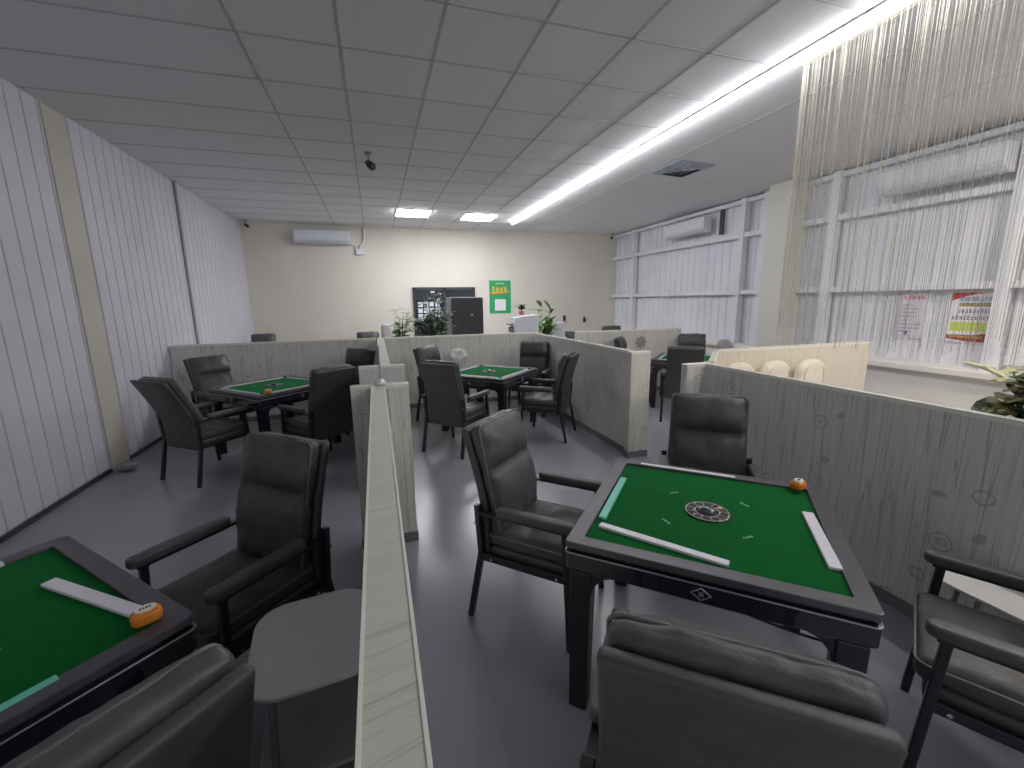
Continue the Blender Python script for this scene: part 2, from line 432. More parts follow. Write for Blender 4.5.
partition('half wall along the right side of the middle table booth, bright cream end post', 2.55, 2.60, 3.93, 6.93,
          [(2.50, 2.73, 3.86, 3.93)], capmat=M['edge'])
partition('dark grey patterned half wall behind the nearest right chair and table', 2.62, 2.66, -.9, 2.93,
          [(2.43, 2.70, 2.93, 3.0)], capmat=M['edge'])
partition('far half wall at the back of the right hand booth with a round emblem', 3.26, 5.45, 6.8, 6.88)
partition('cream half wall behind the row of three cream chairs', 3.42, 5.66, 3.66, 3.74, cream=True)
# slanted cream gate panel joining the two
g = partition('short slanted cream panel between the grey half wall end and the cream half wall', -.0, 1.0, -.02, .02, cream=True, kick=False)
g.location = (3.06, 3.33, 0); g.rotation_euler = (0, 0, math.atan2(.62, .62))
g.scale = (.87, 1, 1)

# ------------------------------------------------------------------ chairs
def make_chair(lean, name='armchair'):
    t = thing(name, '', 'chair')
    # profile of the back panel
    prof = [(-.245, .33), (-.25, .46), (-.255, .60), (-.275, .72), (-.255-lean*.62, .90), (-.255-lean, 1.04)]
    if lean > .2: prof = [(-.245, .33), (-.25, .46), (-.255, .60), (-.255-lean*.3, .74), (-.255-lean*.65, .89), (-.255-lean, 1.03)]
    def pt(z):
        for (y0, z0), (y1, z1) in zip(prof, prof[1:]):
            if z <= z1 or (y1, z1) == prof[-1]:
                k = (z-z0)/(z1-z0); return y0+(y1-y0)*k
    # back panel: smooth profile slab
    zs = [.33+i*(.712)/14 for i in range(15)]
    q = MB(); vs = []; th = .045
    if lean > .2: zs = [.33+i*.70/14 for i in range(15)]
    def ysm(z): return (pt(max(.33, z-.03))+pt(z)+pt(z+.03))/3
    for z in zs:
        y = ysm(z); k = (z-.33)/.72; hw = .243-.012*k
        for x, yy in ((-hw, y), (hw, y), (hw, y+th), (-hw, y+th)): vs.append(Vector((x, yy, z)))
    fs = [(3, 2, 1, 0), tuple(4*14+i for i in range(4))]
    for i in range(14):
        for j in range(4): fs.append((i*4+j, i*4+(j+1) % 4, i*4+4+(j+1) % 4, i*4+4+j))
    q.add(vs, fs)
    o = obj('back_panel', q, M['shell'], t, bevel=.016, seg=3, smooth=True)
    o.modifiers['bevel'].angle_limit = math.radians(50)
    # back cushion mapped on the leaning line
    L = .59; T = .115; W = .455
    y0, z0 = ysm(.48)+th, .47; y1, z1 = ysm(zs[-1])+th, zs[-1]
    dv = Vector((0, y1-y0, z1-z0)).normalized(); nv = Vector((0, dv.z, -dv.y))
    def warp(p, u, seed):
        v = (u.z+1)/2; e = max(0, 1-abs(u.x)**3.5)
        front = (u.y+1)/2
        f = 0
        if v < .60: f = .030*math.sin(PI*v/.60)**.6
        else: f = .050*math.sin(PI*min(1, (v-.60)/.40))**.7
        f -= .028*math.exp(-((v-.60)/.03)**2)
        p = Vector((p.x, p.y, p.z))
        p.y += f*front*e
        if v > .96: p.z += .012*math.cos(u.x*1.3)
        # corners of the pillow pinch
        p.x *= 1-.03*math.exp(-((v-.60)/.05)**2)
        return p
    me = cushion(W, T*.62, L, r=.03, n=26, seed=3, wrinkle=.013, warp=warp)
    def place(co):
        base = Vector((0, y0, z0))
        # follow the curve of the back panel
        s = (co.z+L/2)
        z = z0+s*dv.z
        yb = (ysm(min(z, zs[-1]))+th) if z < zs[-1] else y1+(z-z1)*dv.y/dv.z
        return Vector((co.x, yb, z))+nv*(co.y+T*.31+.002)
    for v in me.vertices: v.co = place(v.co)
    me.materials.append(M['leather'])
    bc = bpy.data.objects.new('back_cushion', me); C.objects.link(bc); bc.parent = t
    q = MB(); pts = []
    for x, z in rrect(W-.004, L, .035, 6): pts.append(place(Vector((x, .028, z*1.0))))
    q.tube(pts, .0055, 6, closed=True); obj('piping', q, M['piping'], bc, smooth=True)
    # seat
    q = MB(); q.box(-.238, .238, -.20, .255, .355, .425); obj('seat_base', q, M['leather'], t, bevel=.018, seg=3, smooth=True)
    def warps(p, u, seed):
        e = (1-abs(u.x)**3)*(1-abs(u.y)**4)
        top = (u.z+1)/2
        p = p.copy(); p.z += top*e*(.018+.01*math.sin(u.y*4+1.2)*math.cos(u.x*2.2))
        p.z -= top*.018*math.exp(-(u.y+.15)**2/.02)*e
        return p
    me = cushion(.475, .50, .085, r=.034, n=18, seed=5, wrinkle=.009, warp=warps)
    for v in me.vertices: v.co += Vector((0, .035, .462))
    me.materials.append(M['leather'])
    sc = bpy.data.objects.new('seat_cushion', me); C.objects.link(sc); sc.parent = t
    q = MB(); q.tube([Vector((x, y+.035, .487)) for x, y in rrect(.478, .503, .04, 6)], .005, 6, closed=True)
    obj('piping', q, M['piping'], sc, smooth=True)
    for sx in (-1, 1):
        x = sx*.262
        q = MB(); q.bar((x+sx*.008, .262, 0), (x, .225, .618), .03, .03, up=Vector((1, 0, 0))); obj('leg', q, M['blackmetal'], t, bevel=.005)
        q = MB(); q.bar((x+sx*.008, -.31, 0), (x, -.235, .40), .03, .035, up=Vector((1, 0, 0))); q.bar((x, -.235, .40), (x, -.255, .66), .03, .035, up=Vector((1, 0, 0)))
        obj('leg', q, M['blackmetal'], t, bevel=.005)
        q = MB(); q.bar((x, -.24, .375), (x, .24, .375), .024, .04); obj('side_rail', q, M['blackmetal'], t, bevel=.003)
        q = MB(); q.bar((x, -.25, .618), (x, .25, .618), .03, .014); obj('arm_bar', q, M['blackmetal'], t)
        q = MB(); q.prism(rrect(.062, .42, .03, 5, x, .07), .625, .668); obj('armrest', q, M['armpad'], t, bevel=.012, seg=3, smooth=True)
        for y, z in ((-.17, .375), (.19, .375), (-.262, .56)):
            q = MB()
            q.add([Vector((x+sx*.0125+sx*(.006 if k else 0), y+.008*math.cos(a*PI/4), z+.008*math.sin(a*PI/4))) for k in (0, 1) for a in range(8)],
                  [tuple(range(8)), tuple(range(8, 16))]+[(a, (a+1) % 8, 8+(a+1) % 8, 8+a) for a in range(8)])
            obj('bolt', q, M['chrome'], t)
    return t
def yaw(fx, fy): return math.atan2(fy, fx)-PI/2
ch = make_chair(.115)
chR = make_chair(.21)
chairs = [
 # x, y, facing x, y, label, group, proto
 (.80, 2.035, .70, -.70, 'dark grey armchair left of the near right table, creased back cushion seen three-quarter', 0),
 (1.90, 2.04, -.60, -.80, 'dark grey armchair behind the near right table, only its back cushion showing', 0),
 (.755, .745, .64, .77, 'dark grey armchair at bottom centre with its smooth back to the camera', 0),
 (1.99, .655, -.50, .87, 'dark grey armchair at the bottom right edge beside the white side table', 0),
 (-.66, 2.02, -.67, -.74, 'dark armchair beyond the near left table, beside the long half wall', 0),
 (-.67, .88, -.70, .70, 'dark armchair at the bottom left corner, back towards the camera', 0),
 (-2.02, 2.14, .70, -.70, 'dark armchair at the left edge behind the near left table, barely in view', 0),
 (-1.71, 4.92, .62, .78, 'grey armchair nearest the panelled wall, tilted smooth back to the camera', 1),
 (-.64, 4.84, -.66, .75, 'dark armchair right of the mid left table, broad back to the camera', 0),
 (-1.84, 6.08, .66, -.72, 'grey armchair behind the mid left table beside the panelled wall, headrest pillow facing us', 1),
 (-.45, 6.16, -.70, -.68, 'dark armchair in the corner behind the mid left table, top of back showing', 0),
 (.83, 4.83, .72, .69, 'grey armchair in front of the middle table, rectangular smooth back to the camera', 0),
 (2.00, 4.95, -.79, .61, 'grey armchair right of the middle table seen from the side by the half wall', 0),
 (.88, 6.14, .72, -.69, 'grey armchair at the left rear of the middle table, behind another chair', 0),
 (2.20, 6.12, -.55, -.80, 'grey armchair at the right rear of the middle table, facing the camera', 0),
 (4.10, 5.02, .60, .80, 'grey armchair in the right hand booth, back to the camera at the aisle', 0),
 (5.32, 6.27, -.5, -.86, 'grey armchair at the rear of the right hand booth facing the camera', 0),
 (4.17, 6.30, .8, -.6, 'grey armchair at the left rear of the right hand booth, seen over the half wall', 0),
 (-2.32, 10.25, .1, -1, 'grey armchair top peeking over the rear half wall beside the panelled wall', 0),
 (-.22, 9.75, -.1, -1, 'small grey armchair top peeking over the rear half wall left of the plants', 0),
 (5.45, 9.1, -.1, -1, 'grey armchair top peeking over the farthest right half wall', 0),
]
first = {0: True, 1: True}
for x, y, fx, fy, lb, pr in chairs:
    p = chR if pr else ch
    if first[pr]:
        first[pr] = False; p.location = (x, y, 0); p.rotation_euler = (0, 0, yaw(fx, fy)); p['label'] = lb; p['group'] = 'grey armchairs around the game tables'; 
    else: dup(p, (x, y, 0), yaw(fx, fy), lb, 'grey armchairs around the game tables')

# ------------------------------------------------------------------ game tables
def make_table(name='game_table'):
    t = thing(name, '', 'table'); TS = .985; h = .77; e = TS/2
    def ringshape(o_w, i_w, z0, z1, rz=.02):
        q = MB(); O = rrect(o_w, o_w, rz, 6); I = rrect(i_w, i_w, .012, 6); n = len(O)
        vs = [Vector((x, y, z1)) for x, y in O]+[Vector((x, y, z1)) for x, y in I]+[Vector((x, y, z0)) for x, y in O]+[Vector((x, y, z0)) for x, y in I]
        fs = []
        for i in range(n):
            j = (i+1) % n
            fs += [(i, j, n+j, n+i), (2*n+i, 3*n+i, 3*n+j, 2*n+j), (i, 2*n+i, 2*n+j, j), (n+i, n+j, 3*n+j, 3*n+i)]
        q.add(vs, fs); return q
    obj('rim', ringshape(TS, TS-.125, .742, h), M['rim'], t, bevel=.004)
    q = MB(); q.prism(rrect(TS-.03, TS-.03, .03, 6), .725, .744); obj('rim_gap', q, M['black'], t)
    q = MB(); q.prism(rrect(TS-.11, TS-.11, .01, 4), .70, .758); pl = obj('playing_cloth', q, M['felt'], t)
    q = MB()
    O = rrect(TS, TS, .02, 6); 
    q.prism(O, .652, .729); ap = obj('apron', q, M['apron'], t, bevel=.006)
    q = MB(); q.tube([Vector((x*1.001, y*1.001, .724)) for x, y in O], .003, 6, closed=True); obj('metal_line', q, M['silver'], ap, smooth=True)
    q = MB(); q.prism(rrect(TS-.16, TS-.16, .03, 4), .60, .64); obj('under_tray', q, M['tlegs'], t, bevel=.01)
    for sx in (-1, 1):
        for sy in (-1, 1):
            q = MB(); cx, cy = sx*(e-.06), sy*(e-.06)
            q.bar((cx+sx*.005, cy+sy*.005, 0), (cx, cy, .64), .072, .072, up=Vector((1, 0, 0)), w2=.088, d2=.088)
            # curved brackets towards both sides
            for ax in (0, 1):
                d = Vector((-sx, 0, 0)) if ax == 0 else Vector((0, -sy, 0))
                s0 = Vector((cx, cy, .64)); pr_ = [(0.03, 0), (.13, 0), (.085, -.02), (.055, -.055), (.044, -.10), (.03, -.10)]
                nn = Vector((0, 1, 0)) if ax == 0 else Vector((1, 0, 0))
                vs = [s0+d*a+Vector((0, 0, b))+nn*.035*k for k in (-1, 1) for a, b in pr_]; n = len(pr_)
                q.add(vs, [tuple(range(n)), tuple(range(n, 2*n))[::-1]]+[(i, n+i, n+(i+1) % n, (i+1) % n) for i in range(n)])
            obj('leg', q, M['tlegs'], t, bevel=.006)
    # centre disc with rings and dome
    q = MB(); q.lathe([(.083, .757), (.083, .763), (.08, .765)], n=40); cd = obj('centre_disc', q, [M['disc']], t)
    q = MB()
    for r_, w_ in ((.079, .0022), (.045, .0022)):
        q.tube([Vector((r_*math.cos(a*PI/20), r_*math.sin(a*PI/20), .765)) for a in range(40)], w_, 4, closed=True)
    for k in range(6):
        a = k*PI/3; q.tube([Vector((.062*math.cos(a)+.017*math.cos(b*PI/8), .062*math.sin(a)+.017*math.sin(b*PI/8), .765)) for b in range(16)], .0016, 4, closed=True)
    obj('ring_print', q, M['ringw'], cd)
    q = MB(); q.lathe([(.034, .762), (.033, .772), (.026, .781), (.014, .786), (.002, .788)], n=24); obj('dice_dome', q, M['dome'], cd, smooth=True)
    q = MB(); q.prism(rrect(.02, .013, .003, 2, .045, .045), .765, .768); obj('gold_tab', q, M['gold'], cd)
    rr = random.Random(3)
    for k in range(4):
        q = MB(); a = k*PI/2+PI/4
        mt = Matrix.Rotation(a, 4, 'Z') @ Matrix.Translation((.215, 0, 0))
        for i in range(4):
            q.box(-.006+rr.random()*.004, .004+rr.random()*.004, -.022+i*.012, -.015+i*.012, .758, .7592, mat=mt)
        obj('cloth_print', q, M['mark'], pl)
    # diamond emblem on each apron face
    q = MB()
    for k in range(4):
        mt = Matrix.Rotation(k*PI/2, 4, 'Z') @ Matrix.Translation((0, -e-.001, .689)) @ Matrix.Rotation(PI/2, 4, 'X')
        P = [(0, .023), (.032, 0), (0, -.023), (-.032, 0)]
        pts = [mt @ Vector((a, b, 0)) for a, b in P]
        q.tube([pts[0]*.5+pts[3]*.5, pts[0], pts[1], pts[2], pts[3], pts[0]*.5+pts[3]*.5], .003, 5)
        q.box(-.008, .008, -.008, .008, -.001, .002, mat=mt)
    obj('diamond_emblem', q, M['silver'], ap)
    return t
tb = make_table()
for o in tb.children:
    if o.name.startswith('centre_disc'): o.scale = (1.12, 1.12, 1)
A = (1.337, 1.427, -.75); B = (-1.28, 1.40, -.80); Ct = (-1.18, 5.53, .77); D = (1.41, 5.55, .78); E = (4.72, 5.68, .78)
TL = [(A, 'square green-topped game table in the right foreground with diamond emblem on its apron'),
      (B, 'square green-topped game table cut by the left edge of the photo'),
      (Ct, 'green-topped game table in the booth by the white panelled wall'),
      (D, 'green-topped game table in the middle booth behind the aisle'),
      (E, 'game table in the right hand booth, mostly hidden by a chair')]
for i, ((x, y, a), lb) in enumerate(TL):
    if i == 0: tb.location = (x, y, 0); tb.rotation_euler = (0, 0, a); tb['label'] = lb; tb['group'] = 'green game tables'
    else: dup(tb, (x, y, 0), a, lb, 'green game tables')

def strip(p0, p1, w, mat_, label, hgt=.012, z=.7585, col='white'):
    p0 = Vector(p0); p1 = Vector(p1); L = (p1-p0).length; c = (p0+p1)/2
    q = MB(); q.box(-L/2, L/2, -w/2, w/2, 0, hgt)
    o = obj('tile_strip', q, M[mat_], bevel=.0025); o.location = (c.x, c.y, z); o.rotation_euler = (0, 0, math.atan2(p1.y-p0.y, p1.x-p0.x))
    tag(o, label, 'strip', 'plain strips lying on the green table tops')
strip((1.385, 2.005), (1.735, 1.675), .028, 'whitestrip', 'white strip along the rear edge of the right foreground table')
strip((.87, 1.52), (1.185, 1.86), .032, 'tealstrip', 'teal strip along the left edge of the right foreground table')
strip((.835, 1.475), (1.13, 1.085), .034, 'whitestrip', 'white strip lying askew at the front edge of the right foreground table')
strip((1.735, 1.275), (1.455, .945), .042, 'whitestrip', 'wide white strip along the right edge of the right foreground table')
strip((-1.13, 1.735), (-.74, 1.445), .042, 'whitestrip', 'long white strip lying diagonally on the left foreground table beside the orange timer')
strip((-.83, 1.235), (-1.14, .93), .03, 'tealstrip', 'teal strip near the front edge of the left foreground table')
strip((-1.37, 1.93), (-1.66, 1.66), .03, 'whitestrip', 'white strip at the far left edge of the left foreground table')
def around(T, nm, colors):
    x, y, a = T; R = Matrix.Rotation(a, 3, 'Z')
    names = ['front left', 'front right', 'rear right', 'rear left']
    for k in range(4):
        r2 = Matrix.Rotation(k*PI/2, 3, 'Z')
        p0 = R @ r2 @ Vector((-.37, -.395, 0)); p1 = R @ r2 @ Vector((.35, -.395, 0))
        # side order starting from local -Y, which points to the front right after a 45 degree turn
        side = ['front right', 'rear right', 'rear left', 'front left'][k]
        strip((x+p0.x, y+p0.y, 0), (x+p1.x, y+p1.y, 0), .022, colors[k], 'pale strip along the %s edge of the %s' % (side, nm))
around(Ct, 'table by the panelled wall', ['whitestrip']*4)
around(D, 'middle booth table', ['whitestrip']*4)
around(E, 'table in the right hand booth', ['whitestrip']*4)

def timer(x, y, z, rz, label):
    t = thing('table_timer', label, 'timer', (x, y, z), rz)
    me = cushion(.075, .058, .046, r=.021, n=8, wrinkle=0)
    for v in me.vertices: v.co.z += .023
    me.materials.append(M['orange']); o = bpy.data.objects.new('timer_body', me); C.objects.link(o); o.parent = t
    q = MB(); q.prism([(.026*math.cos(a*PI/10), .018*math.sin(a*PI/10)) for a in range(20)], .044, .0485); d = obj('dial', q, M['dial'], t)
    q = MB()
    for i in range(4): q.box(-.014+i*.0075, -.009+i*.0075, -.005, .005, .0485, .0495)
    obj('dial_print', q, M['print'], d)
timer(1.905, 1.462, .769, .3, 'orange timer on the far corner rim of the right foreground table')
timer(-.705, 1.392, .769, .5, 'orange timer at the right corner of the left foreground table')
timer(-1.13, 4.97, .769, .5, 'orange timer on the near corner of the table by the panelled wall')

# cable under the near table
q = MB(); pts = []
P = [(1.10, 1.24, .59), (1.14, 1.14, .575), (1.22, 1.06, .555), (1.33, .97, .53), (1.42, .89, .52), (1.42, .86, .56)]
for i in range(len(P)-1):
    for k in range(4):
        u = k/4; pts.append(Vector(P[i]).lerp(Vector(P[i+1]), u))
pts.append(Vector(P[-1])); 
for _ in range(3): pts = [pts[0]]+[(pts[i-1]+pts[i]*2+pts[i+1])/4 for i in range(1, len(pts)-1)]+[pts[-1]]
q.tube(pts, .0045, 8)
tag(obj('power_cable', q, M['cable'], smooth=True), 'thin black cable drooping under the apron of the right foreground table', 'cable')

# ------------------------------------------------------------------ side tables
def side_table(x, y, rz, w, d, h, top, shelf, label):
    t = thing('side_table', label, 'side table', (x, y, 0), rz)
    q = MB(); q.prism(rrect(w, d, min(w, d)*.28, 8), h-.016, h); obj('tabletop', q, top, t, bevel=.005, smooth=False)
    if shelf:
        q = MB(); q.prism(rrect(w*.96, d*.96, min(w, d)*.28, 8), .28, .294); obj('lower_shelf', q, shelf, t, bevel=.004)
    for sx in (-1, 1):
        for sy in (-1, 1):
            q = MB(); q.tube([(sx*(w/2-.04), sy*(d/2-.06), 0), (sx*(w/2-.07), sy*(d/2-.09), h-.014)], .011, 10); obj('leg', q, M['greymetal'], t, smooth=True)
    return t
side_table(-.268, 1.40, .12, .38, .43, .60, M['greytop'], M['greyshelf'], 'grey rounded side table with lower shelf against the long half wall')
side_table(2.43, .90, 0, .32, .42, .47, M['whitetop'], None, 'white rounded side table partly hidden behind the bottom right armchair')

# ------------------------------------------------------------------ cream chairs
def cream_chair():
    t = thing('cream_armchair', '', 'chair')
    def wp(p, u, s):
        p = p.copy(); z = u.z; p.x *= 1-.10*max(0, z)**2.5; p.z -= .075*max(0, z)*abs(u.x)**2.6; p.y += .012*(1-u.x**2)*(1 if u.y > 0 else 0); return p
    me = cushion(.435, .10, .64, r=.045, n=14, wrinkle=.002, seed=2, warp=wp)
    for v in me.vertices: v.co = Vector((v.co.x, v.co.y-.2, v.co.z+.70))
    me.materials.append(M['cream']); o = bpy.data.objects.new('backrest', me); C.objects.link(o); o.parent = t
    me = cushion(.36, .46, .12, r=.045, n=10, wrinkle=.003, seed=4)
    for v in me.vertices: v.co += Vector((0, .03, .42))
    me.materials.append(M['cream']); o = bpy.data.objects.new('seat', me); C.objects.link(o); o.parent = t
    q = MB(); q.tube([Vector((x, -.145, z+.72)) for x, z in rrect(.33, .48, .10, 6)], .004, 6, closed=True); obj('piping', q, M['emblem'], t, smooth=True)
    for sx in (-1, 1):
        me = cushion(.055, .40, .05, r=.024, n=6, wrinkle=0)
        for v in me.vertices: v.co += Vector((sx*.19, .01, .66))
        me.materials.append(M['cream']); o = bpy.data.objects.new('armrest', me); C.objects.link(o); o.parent = t
        for sy in (-1, 1):
            q = MB(); q.tube([(sx*.21, sy*.17, 0), (sx*.21, sy*.17, .37)], .014, 8); obj('leg', q, M['greymetal'], t, smooth=True)
        q = MB(); q.tube([(sx*.185, .15, .40), (sx*.19, .15, .65)], .012, 8); obj('arm_post', q, M['greymetal'], t, smooth=True)
    return t
cc = cream_chair()
for i, (x, y, lb) in enumerate(((3.64, 3.38, 'cream armchair, left of the three before the cream half wall'),
                                (4.10, 3.35, 'cream armchair, middle one of three before the cream half wall'),
                                (4.56, 3.31, 'cream armchair, right of the three, its armrest showing'))):
    if i == 0: cc.location = (x, y, 0); cc.rotation_euler = (0, 0, PI+.12); cc['label'] = lb; cc['group'] = 'cream armchairs in a row'
    else: dup(cc, (x, y, 0), PI+.12, lb, 'cream armchairs in a row')

# ------------------------------------------------------------------ ceiling fittings
t = thing('led_strip_light', 'long white LED strip running along the ceiling towards the back', 'light', (3.2, 0, H))
q = MB(); q.box(-.03, .03, -2.4, 10.1, -.018, -.003); obj('housing', q, M['alu'], t)
q = MB(); q.prism([(-.022, 0), (.022, 0), (.02, -.025), (0.008, -.04), (-.008, -.04), (-.02, -.025)], -2.4, 10.1, mat=Matrix(((1, 0, 0, 0), (0, 0, 1, 0), (0, 1, 0, -.018), (0, 0, 0, 1))))
obj('diffuser', q, M['led'], t)
for x, y, lb in ((.88, 9.5, 'bright square ceiling panel light, the left of two near the back wall'), (2.28, 9.62, 'bright square ceiling panel light, the right of two near the back wall')):
    t = thing('panel_light', lb, 'light', (x, y, H), 0, 'panel lights near the back wall')
    q = MB(); q.box(-.34, .34, -.33, .33, -.02, -.004); obj('frame', q, M['alu'], t)
    q = MB(); q.box(-.325, .325, -.315, .315, -.034, -.02); obj('diffuser', q, M['ledpanel'], t)
# vent
t = thing('ceiling_vent', 'square silver metal ceiling vent right of the LED strip', 'vent', (4.28, 5.55, H), .1)
q = MB(); q.box(-.31, .31, -.31, .31, -.012, -.003); obj('face_plate', q, M['ventmetal'], t)
q = MB()
for w0, w1, za, zb in ((.30, .20, -.012, -.05), (.19, .11, -.014, -.045), (.10, .04, -.014, -.04)):
    vs = []
    for w_, z_ in ((w0, za), (w1, zb), (w1-.012, zb), (w0-.03, za)):
        vs += [Vector((-w_, -w_, z_)), Vector((w_, -w_, z_)), Vector((w_, w_, z_)), Vector((-w_, w_, z_))]
    fs = []
    for i in range(3):
        for j in range(4): fs.append((i*4+j, i*4+(j+1) % 4, i*4+4+(j+1) % 4, i*4+4+j))
    q.add(vs, fs)
obj('louvre', q, M['ventmetal'], t)
# cctv cameras
def cctv(x, y, z, rz, label, k=1.):
    t = thing('security_camera', label, 'camera', (x, y, z), rz, None); t.scale = (k, k, k)
    q = MB(); q.lathe([(.045, -.003), (.045, -.02), (.03, -.03)], n=20); obj('mount', q, M['potgrey'], t, smooth=True)
    q = MB(); q.tube([(0, 0, -.02), (0, 0, -.10), (0, -.02, -.13)], .012, 8); obj('arm', q, M['potgrey'], t, smooth=True)
    q = MB(); q.tube([(0, .03, -.11), (0, -.04, -.15), (0, -.11, -.19)], [.038, .045, .045], 14); b = obj('camera_body', q, M['black'], t, smooth=True)
    q = MB(); q.tube([(0, -.108, -.189), (0, -.125, -.198)], .03, 12); obj('lens', q, M['dome'], b)
cctv(.05, 5.98, H, .35, 'black security camera hanging from the ceiling above the middle aisle')
cctv(XL+.14, YF-.16, H, .8, 'small dark camera in the far left ceiling corner', .7)
cctv(XR-.25, YF-.2, H, -.7, 'small dark camera in the far right ceiling corner', .7)
q = MB(); q.lathe([(.05, -.002), (.05, -.02), (.02, -.035), (.018, -.07), (.03, -.075)], n=16)
o = tag(obj('sprinkler', q, M['ac'], smooth=True), 'small white sprinkler head on the ceiling before the panel lights', 'sprinkler'); o.location = (1.35, 10.6, H)
# air conditioners
def aircon(L, loc, rz, label):
    t = thing('air_conditioner', label, 'air conditioner', loc, rz)
    # local: back at y=0, front at -y
    P = [(0, .15), (0, -.15), (-.12, -.15), (-.20, -.08), (-.215, .02), (-.21, .13), (-.19, .15)]
    q = MB(); n = len(P)
    q.add([Vector((sx*L/2, a, b)) for sx in (-1, 1) for a, b in P], [tuple(range(n)), tuple(range(n, 2*n))[::-1]]+[(i, n+i, n+(i+1) % n, (i+1) % n) for i in range(n)])
    obj('casing', q, M['ac'], t, bevel=.012, seg=3)
    q = MB(); q.box(-L/2+.06, L/2-.06, -.185, -.13, -.153, -.135, mat=None); f_ = obj('air_outlet', q, M['conduit'], t)
    q = MB(); q.box(-L/2+.01, L/2-.01, -.2165, -.212, -.055, -.05); obj('front_seam', q, M['conduit'], t)
    return t
aircon(1.2, (-1.05, YF, 3.20), 0, 'white air conditioner on the far cream wall')
aircon(1.25, (XF-.09, 8.15, 3.16), -PI/2, 'white air conditioner on the right wall beyond the column')
aircon(1.25, (XF-.09, 3.72, 3.12), -PI/2, 'white air conditioner behind the string curtain on the right wall')
q = MB(); q.box(XR-.05, XR-.02, 7.28, 7.38, 2.93, 3.4)
tag(obj('wall_vent', q, M['winframe']), 'narrow dark vertical slot beside the air conditioner on the right wall', 'vent')
t = thing('junction_box', 'white junction box and conduit right of the far air conditioner', 'box', (-.25, YF, 2.9))
q = MB(); q.box(-.09, .09, -.07, 0, -.07, .07); obj('box_body', q, M['ac'], t, bevel=.01)
q = MB(); q.tube([(.0, -.03, .07), (.02, -.03, .14), (.10, -.03, .22), (.12, -.03, .3), (.12, -.03, .59)], .028, 8); obj('conduit', q, M['ac'], t, smooth=True)
q = MB(); q.tube([(-.07, -.03, .06), (-.10, -.03, .14), (-.15, -.03, .17), (-.18, -.04, .17)], .014, 6); obj('hose', q, M['ac'], t, smooth=True)

# ------------------------------------------------------------------ posters with illegible print
def glyphs(q, x0, x1, z0, z1, n, mi, mat_, seed, skew=0):
    rr = random.Random(seed); w = (x1-x0)/n
    for i in range(n):
        a = x0+i*w; cw = w*.84; hh = z1-z0
        for k in range(rr.choice((2, 3))):
            zz = z0+hh*(.08+.36*k+rr.random()*.08); q.box(a+cw*rr.random()*.2, a+cw*(.8+.2*rr.random()), -.0045, -.003, zz, zz+hh*.13, mi, mat_)
        for k in range(2):
            xx = a+cw*(.15+.5*k+rr.random()*.12); q.box(xx, xx+cw*.15, -.0045, -.003, z0+hh*rr.random()*.25, z1-hh*rr.random()*.2, mi, mat_)
def poster(name, label, loc, rz, w, h, paper, items):
    t = thing(name, label, 'poster', loc, rz)
    q = MB(); q.box(-w/2, w/2, -.003, 0, -h/2, h/2); obj('sheet', q, paper, t)
    for nm, m_, fn in items:
        q = MB(); fn(q); obj(nm, q, m_, t)
    return t
def f_title(q):
    glyphs(q, -.22, .23, .10, .29, 4, 0, Matrix.Rotation(-.08, 4, 'Y'), 5)
poster('poster', 'green poster with yellow lettering on the far cream wall', (3.24, YF-.002, 1.80), 0, .60, .87, M['postergreen'], [
    ('lettering', M['yellow'], f_title),
    ('lettering_shadow', M['orangeink'], lambda q: q.box(-.25, .26, -.0032, -.003, .09, .14, 0, Matrix.Rotation(-.08, 4, 'Y'))),
    ('sub_lettering', M['dial'], lambda q: glyphs(q, -.12, .12, .33, .37, 6, 0, None, 8)),
    ('white_square', M['paper'], lambda q: q.box(-.15, .15, -.006, -.003, -.36, -.06))])
def f_line(i):
    def fn(q):
        z = .14-.05*i; hw = [.06, .09, .085, .09, .07, .12, .11, .07][i]
        glyphs(q, -.12, -.12+2*hw, z-.013, z+.013, [6, 9, 8, 9, 7, 13, 12, 7][i], 0, None, 20+i)
    return fn
XP = XR+.008
poster('poster', 'pale lilac notice with small print under the rail on the right wall', (XP, 3.90, 1.43), -PI/2, .31, .58, M['paperlilac'], [
    ('heading', M['redprint'], lambda q: glyphs(q, -.12, .13, .205, .26, 5, 0, None, 30)),
    *[('text_line', M['purpleink'], f_line(i)) for i in range(8)],
    ('border_line', M['purpleink'], lambda q: (q.box(-.13, .15, -.0045, -.003, -.262, -.258), q.box(-.06, -.02, -.0045, -.003, -.25, -.2)))])
def f_red(q):
    n = Matrix.Identity(4)
    vs = [(-.21, .285), (.13, .285), (-.05, .25), (-.13, .22), (-.19, .20), (-.21, .17)]
    q.prism(vs, .003, .0042, 0, Matrix.Rotation(PI/2, 4, 'X'))
